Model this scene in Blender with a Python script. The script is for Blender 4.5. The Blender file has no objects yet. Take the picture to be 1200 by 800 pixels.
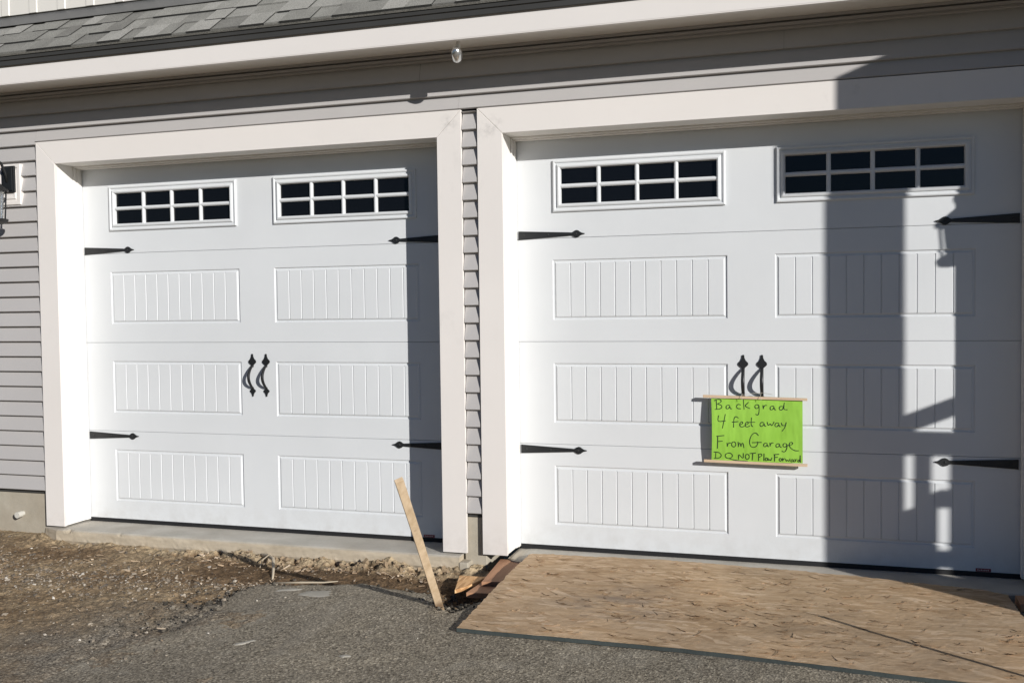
import bpy, math, random
import numpy as np
from mathutils import Vector, noise, Quaternion

random.seed(7)
rng = np.random.default_rng(11)
scene = bpy.context.scene
col = scene.collection

# ------------------------------------------------------------------ helpers
class MB:
    """collects faces; build() links them as ONE mesh object"""
    def __init__(self):
        self.v = []; self.f = []; self.attr = None; self.attr2 = None
    def quad(self, a, b, c, d):
        n = len(self.v); self.v += [a, b, c, d]; self.f.append((n, n+1, n+2, n+3))
    def poly(self, pts):
        n = len(self.v); self.v += list(pts); self.f.append(tuple(range(n, n+len(pts))))
    def box(self, x0, x1, y0, y1, z0, z1):
        n = len(self.v)
        self.v += [(x0,y0,z0),(x1,y0,z0),(x1,y1,z0),(x0,y1,z0),(x0,y0,z1),(x1,y0,z1),(x1,y1,z1),(x0,y1,z1)]
        for q in ((0,3,2,1),(4,5,6,7),(0,1,5,4),(1,2,6,5),(2,3,7,6),(3,0,4,7)):
            self.f.append(tuple(n+i for i in q))
    def prism(self, pts, y0, y1, ax='y'):
        """2D outline (x,z) counter-clockwise seen from the front (-y), extruded y0..y1"""
        n = len(self.v); m = len(pts)
        for y in (y0, y1):
            for p in pts:
                if ax == 'y': self.v.append((p[0], y, p[1]))
                elif ax == 'z': self.v.append((p[0], p[1], y))
                else: self.v.append((y, p[0], p[1]))
        self.f.append(tuple(range(n, n+m))); self.f.append(tuple(range(n+2*m-1, n+m-1, -1)))
        for i in range(m):
            j = (i+1) % m
            self.f.append((n+j, n+i, n+m+i, n+m+j))
    def tube(self, pts, rad, seg=8, flat=1.0, ref=None):
        pts = [Vector(p) for p in pts]; m = len(pts); n = len(self.v)
        if not hasattr(rad, '__len__'): rad = [rad]*m
        for i, p in enumerate(pts):
            t = (pts[min(i+1, m-1)] - pts[max(i-1, 0)]).normalized()
            a = t.cross(Vector((0,0,1)))
            if a.length < .05: a = t.cross(Vector((1,0,0)))
            if ref: a = Vector(ref)-t*t.dot(Vector(ref))
            a.normalize(); b = t.cross(a).normalized()
            for k in range(seg):
                w = 2*math.pi*k/seg
                q = p + a*math.cos(w)*rad[i] + b*math.sin(w)*rad[i]*flat
                self.v.append(tuple(q))
        for i in range(m-1):
            for k in range(seg):
                k2 = (k+1) % seg
                self.f.append((n+i*seg+k, n+i*seg+k2, n+(i+1)*seg+k2, n+(i+1)*seg+k))
        self.f.append(tuple(n+k for k in range(seg))[::-1]); self.f.append(tuple(n+(m-1)*seg+k for k in range(seg)))
    def lathe(self, c, prof, seg=20, sq=None):
        """prof: (r, z) from bottom to top around the vertical axis at c"""
        n = len(self.v)
        for r, z in prof:
            for k in range(seg):
                w = 2*math.pi*(k+.5)/seg
                self.v.append((c[0]+r*math.cos(w), c[1]+r*math.sin(w), c[2]+z))
        for i in range(len(prof)-1):
            for k in range(seg):
                k2 = (k+1) % seg
                self.f.append((n+i*seg+k, n+i*seg+k2, n+(i+1)*seg+k2, n+(i+1)*seg+k))
        self.f.append(tuple(n+k for k in range(seg))[::-1]); self.f.append(tuple(n+(len(prof)-1)*seg+k for k in range(seg)))
    def build(self, name, mat, parent=None, bevel=0, smooth=False, loc=None):
        me = bpy.data.meshes.new(name)
        me.from_pydata([tuple(map(float, p)) for p in self.v], [], self.f); me.update()
        if self.attr is not None:
            a = me.attributes.new('tone', 'FLOAT', 'POINT'); a.data.foreach_set('value', np.asarray(self.attr, dtype=np.float32))
        if self.attr2 is not None:
            a = me.attributes.new('grey', 'FLOAT', 'POINT'); a.data.foreach_set('value', np.asarray(self.attr2, dtype=np.float32))
        o = bpy.data.objects.new(name, me); col.objects.link(o)
        me.materials.append(mat)
        if smooth:
            for p in me.polygons: p.use_smooth = True
        if bevel:
            m = o.modifiers.new('bevel', 'BEVEL'); m.width = bevel; m.segments = 2; m.limit_method = 'ANGLE'; m.angle_limit = math.radians(40)
        if parent: o.parent = parent
        if loc: o.location = loc
        return o

def thing(name, label, cat, loc=(0,0,0), group=None):
    o = bpy.data.objects.new(name, None); col.objects.link(o); o.location = loc
    o.empty_display_size = .1
    o['label'] = label; o['category'] = cat
    if group: o['group'] = group
    return o
def tag(o, label, cat, group=None, kind=None):
    if label: o['label'] = label
    if cat: o['category'] = cat
    if group: o['group'] = group
    if kind: o['kind'] = kind
    return o
def copy_tree(o, parent=None):
    c = o.copy(); col.objects.link(c); c.parent = parent
    for ch in o.children: copy_tree(ch, c)
    return c
def fbm(x, y, s, z=0.0, o=4):
    return noise.fractal(Vector((x*s, y*s, z)), 1.0, 2.0, o)

# ------------------------------------------------------------------ materials
def new_mat(name):
    m = bpy.data.materials.new(name); m.use_nodes = True
    nt = m.node_tree; b = nt.nodes['Principled BSDF']
    return m, nt, b
def N(nt, t, **kw):
    n = nt.nodes.new(t)
    for k, v in kw.items():
        if k in n.inputs.keys(): n.inputs[k].default_value = v
        else: setattr(n, k, v)
    return n
def ramp(nt, fac, stops):
    r = nt.nodes.new('ShaderNodeValToRGB'); cr = r.color_ramp
    while len(cr.elements) < len(stops): cr.elements.new(.5)
    for e, (p, c) in zip(cr.elements, stops):
        e.position = p; e.color = tuple(c)+(1,) if len(c) == 3 else c
    nt.links.new(fac, r.inputs['Fac']); return r.outputs['Color']
def coords(nt, scale=(1,1,1), rot=(0,0,0), loc=(0,0,0)):
    g = nt.nodes.new('ShaderNodeNewGeometry'); m = nt.nodes.new('ShaderNodeMapping')
    nt.links.new(g.outputs['Position'], m.inputs['Vector'])
    m.inputs['Scale'].default_value = scale; m.inputs['Rotation'].default_value = rot; m.inputs['Location'].default_value = loc
    return m.outputs['Vector']
def tex(nt, vec, scale, detail=4, rough=.55, kind='noise', **kw):
    if kind == 'noise':
        n = N(nt, 'ShaderNodeTexNoise'); n.inputs['Scale'].default_value = scale; n.inputs['Detail'].default_value = detail; n.inputs['Roughness'].default_value = rough
        nt.links.new(vec, n.inputs['Vector']); return n.outputs['Fac']
    n = N(nt, 'ShaderNodeTexVoronoi', **kw); n.inputs['Scale'].default_value = scale
    nt.links.new(vec, n.inputs['Vector']); return n
def mix(nt, a, b, fac, mode='MIX'):
    m = nt.nodes.new('ShaderNodeMix'); m.data_type = 'RGBA'; m.blend_type = mode
    for sock, val in ((m.inputs[0], fac), (m.inputs[6], a), (m.inputs[7], b)):
        if hasattr(val, 'is_linked'): nt.links.new(val, sock)
        elif isinstance(val, (int, float)): sock.default_value = val
        else: sock.default_value = tuple(val)+(1,)
    return m.outputs[2]
def math_(nt, op, a, b=None, c=None, clamp=False):
    m = nt.nodes.new('ShaderNodeMath'); m.operation = op; m.use_clamp = clamp
    for i, val in enumerate((a, b, c)):
        if val is None: continue
        if hasattr(val, 'is_linked'): nt.links.new(val, m.inputs[i])
        else: m.inputs[i].default_value = val
    return m.outputs[0]
def bump(nt, b, h, strength, dist, prev=None):
    n = nt.nodes.new('ShaderNodeBump'); n.inputs['Strength'].default_value = strength; n.inputs['Distance'].default_value = dist
    nt.links.new(h, n.inputs['Height'])
    if prev: nt.links.new(prev, n.inputs['Normal'])
    nt.links.new(n.outputs['Normal'], b.inputs['Normal']); return n.outputs['Normal']

def paint(name, c, rough=.45, var=.05, grain=None, dirt=0.0, spec=.4, low=False, smudge=()):
    """painted or moulded surface with faint tone changes, optional embossed grain, optional grime"""
    m, nt, b = new_mat(name)
    v = coords(nt)
    n1 = tex(nt, v, 1.7, 4)
    c0 = tuple(x*(1-var) for x in c); c1 = tuple(min(1, x*(1+var)) for x in c)
    cc = ramp(nt, n1, [(.3, c0), (.7, c1)])
    if dirt:
        n2 = tex(nt, coords(nt, (1,1,.6)), 9, 8, .7); n3 = tex(nt, v, 1.9, 2)
        f = math_(nt, 'MULTIPLY', ramp(nt, n2, [(.55, (0,0,0)), (.75, (1,1,1))]), ramp(nt, n3, [(.45, (0,0,0)), (.7, (1,1,1))]))
        f = math_(nt, 'MULTIPLY', f, dirt)
        cc = mix(nt, cc, tuple(x*.55 for x in c), f)
    if low:      # splash grime near the ground
        sx = N(nt, 'ShaderNodeSeparateXYZ'); g = nt.nodes.new('ShaderNodeNewGeometry'); nt.links.new(g.outputs['Position'], sx.inputs[0])
        hgt = math_(nt, 'MULTIPLY_ADD', sx.outputs[2], -4.5, .75, True)
        nn = tex(nt, v, 14, 6, .65)
        f = math_(nt, 'MULTIPLY', hgt, ramp(nt, nn, [(.4, (0,0,0)), (.75, (1,1,1))]))
        f = math_(nt, 'MULTIPLY', f, .35)
        cc = mix(nt, cc, (.30,.26,.21), f)
    for p_ in smudge:      # handling marks at the mitres
        g = nt.nodes.new('ShaderNodeNewGeometry'); vd = N(nt, 'ShaderNodeVectorMath', operation='DISTANCE'); nt.links.new(g.outputs['Position'], vd.inputs[0]); vd.inputs[1].default_value = p_
        near_ = math_(nt, 'MULTIPLY_ADD', vd.outputs['Value'], -16, 1.0, True)
        nn = tex(nt, coords(nt, (1,1,1), (0,.8,0)), 30, 6, .7)
        f = math_(nt, 'MULTIPLY', near_, ramp(nt, nn, [(.42, (0,0,0)), (.62, (1,1,1))]))
        cc = mix(nt, cc, tuple(x*.55 for x in c), math_(nt, 'MULTIPLY', f, .5))
    nt.links.new(cc, b.inputs['Base Color'])
    b.inputs['Roughness'].default_value = rough; b.inputs['Specular IOR Level'].default_value = spec
    if grain:
        s, st, d = grain
        g1 = tex(nt, coords(nt, s), 60, 3, .6)
        p = bump(nt, b, g1, st, d)
        g2 = tex(nt, v, 2.2, 2)
        bump(nt, b, g2, .25, .006, p)
    return m

M = {}
M['door'] = paint('door_white', (.655,.672,.680), .42, .03, ((1,1,.12), .22, .0010), low=True)
M['trim'] = paint('trim_white', (.755,.715,.675), .5, .02, ((.5,.5,.5), .05, .0008), dirt=.35, low=True, smudge=[(2.46,-.21,2.185),(2.70,-.21,2.165),(2.66,-.21,2.14)])
M['jamb'] = paint('jamb_white', (.80,.775,.735), .5, .02, None)
M['soffit'] = paint('soffit_white', (.80,.765,.71), .6, .03)
M['siding'] = paint('vinyl_siding', (.445,.427,.414), .5, .035, ((.12,1,1), .12, .0008), dirt=.15)
M['dormer'] = paint('dormer_vinyl', (.72,.69,.63), .5, .04)
M['bronze_gap_shade'] = paint('drip_metal_gap_shade', (.050,.049,.046), .5, .15)
M['flashing'] = paint('grey_flashing', (.115,.115,.112), .5, .12)
M['iron'] = paint('black_iron', (.012,.013,.014), .5, .2, None, spec=.5)
M['seal'] = paint('black_rubber', (.012,.012,.013), .7, .2)
M['pvc'] = paint('pvc', (.6,.58,.52), .5, .1, dirt=.6)
M['label'] = paint('red_label', (.22,.03,.035), .5, .1)
M['labeltext'] = paint('label_print', (.6,.5,.48), .5, .05)
M['marker'] = paint('marker_ink', (.012,.03,.012), .6, .3)
M['porchwhite'] = paint('porch_white', (.7,.7,.69), .5, .04)
M['string'] = paint('string', (.45,.42,.36), .8, .1)
M['root'] = paint('root_bark', (.46,.39,.29), .85, .25)

m, nt, b = new_mat('dark_glass'); M['glass'] = m
b.inputs['Base Color'].default_value = (.004,.0045,.006,1); b.inputs['Roughness'].default_value = .06; b.inputs['Specular IOR Level'].default_value = .3
bump(nt, b, tex(nt, coords(nt), 3.0, 2), .05, .01)

m, nt, b = new_mat('seeded_lantern_glass'); M['clearglass'] = m
b.inputs['Base Color'].default_value = (.9,.93,.92,1); b.inputs['Roughness'].default_value = .05; b.inputs['Transmission Weight'].default_value = .85
bump(nt, b, tex(nt, coords(nt), 60, 2), .3, .002)

m, nt, b = new_mat('silver_lamp_metal'); M['silver'] = m
b.inputs['Base Color'].default_value = (.75,.75,.74,1); b.inputs['Metallic'].default_value = .9; b.inputs['Roughness'].default_value = .22
bump(nt, b, tex(nt, coords(nt), 40, 2), .05, .001)

# green poster paper
m, nt, b = new_mat('green_paper'); M['paper'] = m
v = coords(nt)
nt.links.new(ramp(nt, tex(nt, v, 6, 4), [(.3, (.255,.50,.055)), (.7, (.30,.565,.075))]), b.inputs['Base Color'])
b.inputs['Roughness'].default_value = .75; b.inputs['Specular IOR Level'].default_value = .2
bump(nt, b, tex(nt, coords(nt, (1.4,1,.5)), 5, 3), .8, .02)

# lath / stake wood
def wood(name, c0, c1, axis, sc=30, knots=()):
    m, nt, b = new_mat(name)
    s = [1,1,1]; s[axis] = .06
    v = coords(nt, tuple(s))
    n1 = tex(nt, v, sc, 6, .65); n2 = tex(nt, coords(nt), 4, 3)
    cc = ramp(nt, n1, [(.3, c0), (.68, c1)])
    cc = mix(nt, cc, tuple(x*.7 for x in c0), math_(nt, 'MULTIPLY', ramp(nt, n2, [(.5, (0,0,0)), (.8, (1,1,1))]), .5))
    for p_, r_ in knots:
        g = nt.nodes.new('ShaderNodeNewGeometry'); vd = N(nt, 'ShaderNodeVectorMath', operation='DISTANCE'); nt.links.new(g.outputs['Position'], vd.inputs[0]); vd.inputs[1].default_value = p_
        cc = mix(nt, cc, (.16,.09,.045), math_(nt, 'MULTIPLY', math_(nt, 'MULTIPLY_ADD', vd.outputs['Value'], -r_, 1.3, True), .8))
    nt.links.new(cc, b.inputs['Base Color']); b.inputs['Roughness'].default_value = .8
    bump(nt, b, n1, .5, .003)
    return m
M['lath'] = wood('lath_pine', (.52,.38,.25), (.68,.51,.35), 0)
M['stakewood'] = wood('stake_pine', (.50,.36,.215), (.72,.56,.38), 2, 30, (((2.722,-1.36,.38),110),((2.690,-1.14,.145),140),((2.667,-.975,-.045),22)))
M['board'] = wood('scrap_board_wood', (.34,.17,.09), (.50,.27,.15), 1, 25)

# concrete
def concrete(name, c0, c1, stain, st=.45, face=False):
    m, nt, b = new_mat(name)
    v = coords(nt)
    n1 = tex(nt, v, 5, 7, .6); n2 = tex(nt, coords(nt, loc=(3,1,5)), 2.1, 5, .6); n3 = tex(nt, v, 160, 3, .6)
    cc = ramp(nt, n1, [(.3, c0), (.7, c1)])
    cc = mix(nt, cc, stain, math_(nt, 'MULTIPLY', ramp(nt, n2, [(.45, (0,0,0)), (.7, (1,1,1))]), st))
    cc = mix(nt, cc, tuple(x*.6 for x in c0), math_(nt, 'MULTIPLY', ramp(nt, n3, [(.6, (0,0,0)), (.75, (1,1,1))]), .35))
    nt.links.new(cc, b.inputs['Base Color']); b.inputs['Roughness'].default_value = .9; b.inputs['Specular IOR Level'].default_value = .2
    if face:
        sx = N(nt, 'ShaderNodeSeparateXYZ'); g = nt.nodes.new('ShaderNodeNewGeometry'); nt.links.new(g.outputs['Position'], sx.inputs[0])
        lo = ramp(nt, math_(nt, 'MULTIPLY_ADD', sx.outputs[2], -30, -.7), [(.0, (0,0,0)), (.35, (1,1,1))])
        fc = mix(nt, (.38,.315,.225), (.52,.44,.325), ramp(nt, tex(nt, coords(nt,(.5,1,2)), 14, 7, .65), [(.35,(0,0,0)),(.65,(1,1,1))]))
        cm = mix(nt, cc, fc, math_(nt, 'MULTIPLY', lo, .85)); nt.links.new(cm, b.inputs['Base Color'])
    p = bump(nt, b, n3, .25, .002); bump(nt, b, n1, .5, .008, p)
    return m
M['concrete'] = concrete('foundation_concrete', (.36,.325,.26), (.48,.44,.36), (.27,.215,.15))
M['slab'] = concrete('slab_concrete', (.37,.35,.305), (.52,.495,.44), (.38,.33,.27), .5, True)
M['slabface'] = M['slab']
M['splat'] = concrete('mortar', (.33,.31,.265), (.45,.42,.36), (.24,.22,.18))

# dirt: attribute 'tone' 0 = damp brown floor and shade painted in bank hollows, 1 = dry sandy bank, .5 gravelly mix
m, nt, b = new_mat('gravelly_dirt'); M['dirt'] = m
v = coords(nt)
at = N(nt, 'ShaderNodeAttribute', attribute_name='tone')
n1 = tex(nt, v, 9, 8, .68); n2 = tex(nt, v, 70, 5, .7); n4 = tex(nt, coords(nt, loc=(7,3,1)), 2.6, 4, .6)
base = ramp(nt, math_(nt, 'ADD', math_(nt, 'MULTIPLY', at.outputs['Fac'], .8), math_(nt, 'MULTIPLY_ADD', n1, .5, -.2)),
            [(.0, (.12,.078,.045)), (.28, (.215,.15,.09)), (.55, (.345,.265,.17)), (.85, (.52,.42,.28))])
vor = tex(nt, v, 75, kind='voronoi', feature='F1'); vor.inputs['Randomness'].default_value = 1
peb = ramp(nt, vor.outputs['Color'], [(.3, (.42,.42,.42)), (.75, (1.4,1.37,1.3))])
cc = mix(nt, base, peb, .55, 'MULTIPLY')
spk = ramp(nt, n2, [(.60, (0,0,0)), (.72, (1,1,1))])
cc = mix(nt, cc, (.50,.46,.40), math_(nt, 'MULTIPLY', spk, .45))
drk = ramp(nt, n2, [(.28, (1,1,1)), (.42, (0,0,0))])
cc = mix(nt, cc, (.05,.042,.035), math_(nt, 'MULTIPLY', drk, .6))
a2 = N(nt, 'ShaderNodeAttribute', attribute_name='grey')
gcol = ramp(nt, tex(nt, v, 95, 3, .75), [(.36, (.08,.068,.053)), (.5, (.22,.19,.15)), (.66, (.44,.39,.31))])
cc = mix(nt, cc, gcol, a2.outputs['Fac'])
g = nt.nodes.new('ShaderNodeNewGeometry'); vl = N(nt, 'ShaderNodeVectorMath', operation='LENGTH'); nt.links.new(g.outputs['Position'], vl.inputs[0])
cc = mix(nt, cc, (.035,.04,.022), ramp(nt, math_(nt, 'MULTIPLY', vl.outputs['Value'], .1), [(.45, (0,0,0)), (.62, (1,1,1))]))
nt.links.new(cc, b.inputs['Base Color']); b.inputs['Roughness'].default_value = 1; b.inputs['Specular IOR Level'].default_value = .1
p = bump(nt, b, n2, .6, .006); p = bump(nt, b, vor.outputs['Distance'], .5, .006, p); bump(nt, b, n1, .6, .02, p)

# asphalt: attribute 'tone' = dust cover
m, nt, b = new_mat('worn_asphalt'); M['asphalt'] = m
v = coords(nt)
at = N(nt, 'ShaderNodeAttribute', attribute_name='tone')
n1 = tex(nt, v, 2.2, 6, .6); n2 = tex(nt, v, 95, 3, .75); n3 = tex(nt, coords(nt, (1,.16,1), (0,0,math.radians(-28))), 7, 4, .6)
vor = tex(nt, v, 125, kind='voronoi', feature='F1')
agg = ramp(nt, vor.outputs['Color'], [(.12, (.05,.044,.034)), (.5, (.185,.160,.124)), (.80, (.32,.28,.22)), (.93, (.64,.57,.46))])
cc = mix(nt, agg, ramp(nt, n2, [(.36, (.06,.051,.040)), (.5, (.195,.17,.133)), (.66, (.43,.385,.31))]), .5)
cc = mix(nt, cc, ramp(nt, n1, [(.3, (1.0,1.0,.99)), (.7, (1.42,1.41,1.36))]), 1.0, 'MULTIPLY')
cc = mix(nt, cc, (.33,.30,.25), math_(nt, 'MULTIPLY', ramp(nt, n3, [(.55, (0,0,0)), (.75, (1,1,1))]), .35))
dust = math_(nt, 'MULTIPLY', at.outputs['Fac'], ramp(nt, tex(nt, v, 13, 7, .7), [(.3, (.15,.15,.15)), (.62, (1,1,1))]))
cc = mix(nt, cc, ramp(nt, n2, [(.35, (.10,.083,.062)), (.5, (.24,.205,.155)), (.68, (.44,.385,.30))]), dust)
wp = ramp(nt, tex(nt, coords(nt, loc=(6,6,0)), 3.3, 7, .68), [(.54, (0,0,0)), (.68, (1,1,1))])
cc = mix(nt, cc, (.40,.365,.30), math_(nt, 'MULTIPLY', wp, .45))
nt.links.new(cc, b.inputs['Base Color']); b.inputs['Roughness'].default_value = .95; b.inputs['Specular IOR Level'].default_value = .15
p = bump(nt, b, n2, .7, .005); bump(nt, b, vor.outputs['Distance'], .5, .004, p)

# OSB
m, nt, b = new_mat('weathered_osb'); M['osb'] = m
cc = None; hs = None
for i, (ang, asp, sc, lo) in enumerate([(5, .17, 34, (0,0,0)), (-24, .18, 44, (5,2,0)), (36, .2, 40, (1,8,0)), (-3, .15, 58, (9,4,0))]):
    warp = tex(nt, coords(nt, loc=lo), 5, 3)
    vv = coords(nt, (asp, 1, 1), (0,0,0), lo)
    r = N(nt, 'ShaderNodeVectorRotate', rotation_type='Z_AXIS'); r.inputs['Angle'].default_value = math.radians(ang)
    g = nt.nodes.new('ShaderNodeNewGeometry'); nt.links.new(g.outputs['Position'], r.inputs['Vector'])
    mp = nt.nodes.new('ShaderNodeMapping'); nt.links.new(r.outputs[0], mp.inputs['Vector']); mp.inputs['Scale'].default_value = (asp,1,1); mp.inputs['Location'].default_value = lo
    vo = tex(nt, mp.outputs[0], sc, kind='voronoi', feature='F1')
    sep = N(nt, 'ShaderNodeSeparateColor'); nt.links.new(vo.outputs['Color'], sep.inputs[0])
    c_i = ramp(nt, sep.outputs[0], [(.0, (.43,.295,.175)), (.3, (.475,.335,.205)), (.6, (.515,.37,.235)), (.85, (.56,.41,.265)), (1, (.66,.50,.345))])
    if cc is None: cc = c_i; hs = sep.outputs[1]
    else:
        f = math_(nt, 'GREATER_THAN', sep.outputs[2], .52)
        cc = mix(nt, cc, c_i, f)
        hs = math_(nt, 'ADD', math_(nt, 'MULTIPLY', hs, math_(nt, 'SUBTRACT', 1.0, f)), math_(nt, 'MULTIPLY', math_(nt, 'ADD', sep.outputs[1], .4), f))
big = tex(nt, coords(nt), 2.3, 5, .6)
cc = mix(nt, cc, ramp(nt, big, [(.3, (.78,.75,.72)), (.5, (.97,.97,.97)), (.72, (1.12,1.08,1.03))]), .8, 'MULTIPLY')
fine = tex(nt, coords(nt, (.1,1,1)), 140, 4, .7)
cc = mix(nt, cc, ramp(nt, fine, [(.3, (.72,.70,.68)), (.65, (1.12,1.12,1.12))]), .6, 'MULTIPLY')
crk = tex(nt, coords(nt, (.22,1,1), (0,0,math.radians(8))), 16, 5, .75)
band = math_(nt, 'ABSOLUTE', math_(nt, 'SUBTRACT', crk, .5))
crkm = ramp(nt, band, [(.0, (1,1,1)), (.012, (0,0,0))])
spots = ramp(nt, tex(nt, coords(nt, loc=(2,2,0)), 4.2, 4, .6), [(.53, (0,0,0)), (.66, (1,1,1))])
crf = math_(nt, 'MULTIPLY', crkm, spots)
cc = mix(nt, cc, (.07,.045,.03), math_(nt, 'MULTIPLY', crf, .4))
grey = ramp(nt, tex(nt, coords(nt, loc=(4,1,0)), 1.3, 4, .6), [(.5, (0,0,0)), (.75, (1,1,1))])
cc = mix(nt, cc, (.34,.28,.21), math_(nt, 'MULTIPLY', grey, .45))
for p_, r_, c_, a_ in (((3.42,-.86,0), 2.6, (.20,.165,.14), .8), ((3.05,-1.15,0), 5, (.16,.12,.09), .6), ((4.25,-.95,0), 2.2, (.24,.18,.125), .7), ((4.7,-1.1,0), 3, (.30,.22,.15), .6), ((3.62,-.62,0), 4.5, (.28,.19,.12), .6)):
    g = nt.nodes.new('ShaderNodeNewGeometry'); vd = N(nt, 'ShaderNodeVectorMath', operation='DISTANCE'); nt.links.new(g.outputs['Position'], vd.inputs[0]); vd.inputs[1].default_value = p_
    near_ = math_(nt, 'MULTIPLY_ADD', vd.outputs['Value'], -r_, 1.0, True)
    nn = tex(nt, coords(nt, (.45,1,1), (0,0,0), p_), 13, 6, .7)
    f = math_(nt, 'MULTIPLY', near_, ramp(nt, nn, [(.40, (0,0,0)), (.62, (1,1,1))]))
    cc = mix(nt, cc, c_, math_(nt, 'MULTIPLY', f, a_))
nt.links.new(cc, b.inputs['Base Color']); b.inputs['Roughness'].default_value = .9; b.inputs['Specular IOR Level'].default_value = .15
p = bump(nt, b, hs, .4, .0025); p = bump(nt, b, fine, .35, .0015, p); bump(nt, b, big, .3, .02, p)
M['osbedge'] = paint('painted_osb_edge', (.045,.055,.052), .8, .3, ((1,1,1), .5, .004))
m, nt, b = new_mat('fresh_osb_chip'); M['osbfresh'] = m
vo = tex(nt, coords(nt, (1,.25,1), (0,0,.5)), 60, kind='voronoi', feature='F1')
nt.links.new(ramp(nt, vo.outputs['Color'], [(.2, (.42,.22,.09)), (.6, (.68,.40,.18)), (.9, (.80,.52,.27))]), b.inputs['Base Color']); b.inputs['Roughness'].default_value = .85

# shingle, tone attribute per tab
m, nt, b = new_mat('asphalt_shingle'); M['shingle'] = m
at = N(nt, 'ShaderNodeAttribute', attribute_name='tone')
n2 = tex(nt, coords(nt), 190, 3, .7); n1 = tex(nt, coords(nt), 7, 5, .65)
cc = ramp(nt, math_(nt, 'ADD', math_(nt, 'MULTIPLY', at.outputs['Fac'], .7), math_(nt, 'MULTIPLY_ADD', n1, .6, -.15)), [(0, (.05,.05,.048)), (.06, (.17,.165,.15)), (.5, (.26,.255,.23)), (1, (.37,.36,.33))])
cc = mix(nt, cc, ramp(nt, n2, [(.3, (.45,.45,.45)), (.5, (1,1,1)), (.7, (1.6,1.6,1.6))]), .7, 'MULTIPLY')
nt.links.new(cc, b.inputs['Base Color']); b.inputs['Roughness'].default_value = .95; b.inputs['Specular IOR Level'].default_value = .1
bump(nt, b, n2, .6, .003)

# stones, tone attribute per stone
def stone_mat(name, stops):
    m, nt, b = new_mat(name)
    at = N(nt, 'ShaderNodeAttribute', attribute_name='tone')
    cc = ramp(nt, at.outputs['Fac'], stops)
    n2 = tex(nt, coords(nt), 160, 4, .6)
    cc = mix(nt, cc, ramp(nt, n2, [(.3, (.7,.7,.7)), (.7, (1.2,1.2,1.2))]), .7, 'MULTIPLY')
    nt.links.new(cc, b.inputs['Base Color']); b.inputs['Roughness'].default_value = .9; b.inputs['Specular IOR Level'].default_value = .2
    return m
M['gravel'] = stone_mat('gravel_stone', [(0, (.10,.085,.07)), (.4, (.24,.20,.155)), (.8, (.35,.30,.235)), (.95, (.46,.41,.34)), (1, (.62,.58,.52))])
M['rubble'] = stone_mat('asphalt_rubble', [(0, (.03,.027,.022)), (.5, (.10,.088,.07)), (1, (.25,.22,.175))])
M['chips'] = stone_mat('wood_chip', [(0, (.30,.20,.12)), (.5, (.48,.36,.24)), (1, (.72,.60,.46))])

# ------------------------------------------------------------------ measured layout
H = .5334                      # door section height
W = 2.392                      # clear opening width
X2 = 2.742                     # left edge of the second opening
TF = -.213                     # face of the white trim
HD = 2.118                     # underside of the head trim
TW = .132                      # trim width
PX = [(.1975, 1.083), (1.3085, 2.194)]    # panel columns
EX = .0888; S0 = .195          # siding exposure and starter height

# ------------------------------------------------------------------ garage doors
def ring(mb, x0, x1, z0, z1, prof):
    """mitred rectangular moulding; prof = [(inset, y), ...] from outside in"""
    loops = []
    for e, y in prof:
        loops.append([(x0+e,y,z0+e),(x1-e,y,z0+e),(x1-e,y,z1-e),(x0+e,y,z1-e)])
    for a, c in zip(loops, loops[1:]):
        for i in range(4):
            j = (i+1) % 4
            mb.quad(a[i], a[j], c[j], c[i])
def section_mesh(k):
    mb = MB()
    za, zb = k*H+.0005, (k+1)*H-.0005
    if k == 3: zb = 2.15
    if k == 3: p0, p1 = 3*H+.131, 3*H+.399
    else: p0, p1 = k*H+.112, k*H+.422
    xs = [0, PX[0][0], PX[0][1], PX[1][0], PX[1][1], W]
    c = .0014
    zs = [za+c, p0, p1, zb-c]
    for i in range(5):
        for j in range(3):
            if j == 1 and i in (1, 3): continue
            mb.quad((xs[i],0,zs[j]), (xs[i+1],0,zs[j]), (xs[i+1],0,zs[j+1]), (xs[i],0,zs[j+1]))
    # rolled joint edges
    for s in (0, 1):
        z1_, z2_ = ((za+c, za) if s == 0 else (zb, zb-c))
        if s == 0: mb.quad((0,.0,za+c),(0,.003,za),(W,.003,za),(W,0,za+c)); mb.quad((0,.003,za),(0,.03,za),(W,.03,za),(W,.003,za))
        else: mb.quad((W,0,zb-c),(W,.003,zb),(0,.003,zb),(0,0,zb-c)); mb.quad((W,.003,zb),(W,.03,zb),(0,.03,zb),(0,.003,zb))
    for (x0, x1) in PX:
        if k == 3: continue
        ring(mb, x0, x1, p0, p1, [(0,0),(.0045,.0065),(.0105,.0068),(.0185,.0005)])
        e = .0185; y = .0005
        xi0, xi1, zi0, zi1 = x0+e, x1-e, p0+e, p1-e
        g = .0035; gd = .0048
        lines = [x0+.094+.0775*i for i in range(10)]
        px = xi0
        for L in lines:
            mb.quad((px,y,zi0),(L-g,y,zi0),(L-g,y,zi1),(px,y,zi1))
            mb.quad((L-g,y,zi0),(L,y+gd,zi0+.002),(L,y+gd,zi1-.002),(L-g,y,zi1))
            mb.quad((L,y+gd,zi0+.002),(L+g,y,zi0),(L+g,y,zi1),(L,y+gd,zi1-.002))
            px = L+g
        mb.quad((px,y,zi0),(xi1,y,zi0),(xi1,y,zi1),(px,y,zi1))
    return mb, p0, p1
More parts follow.
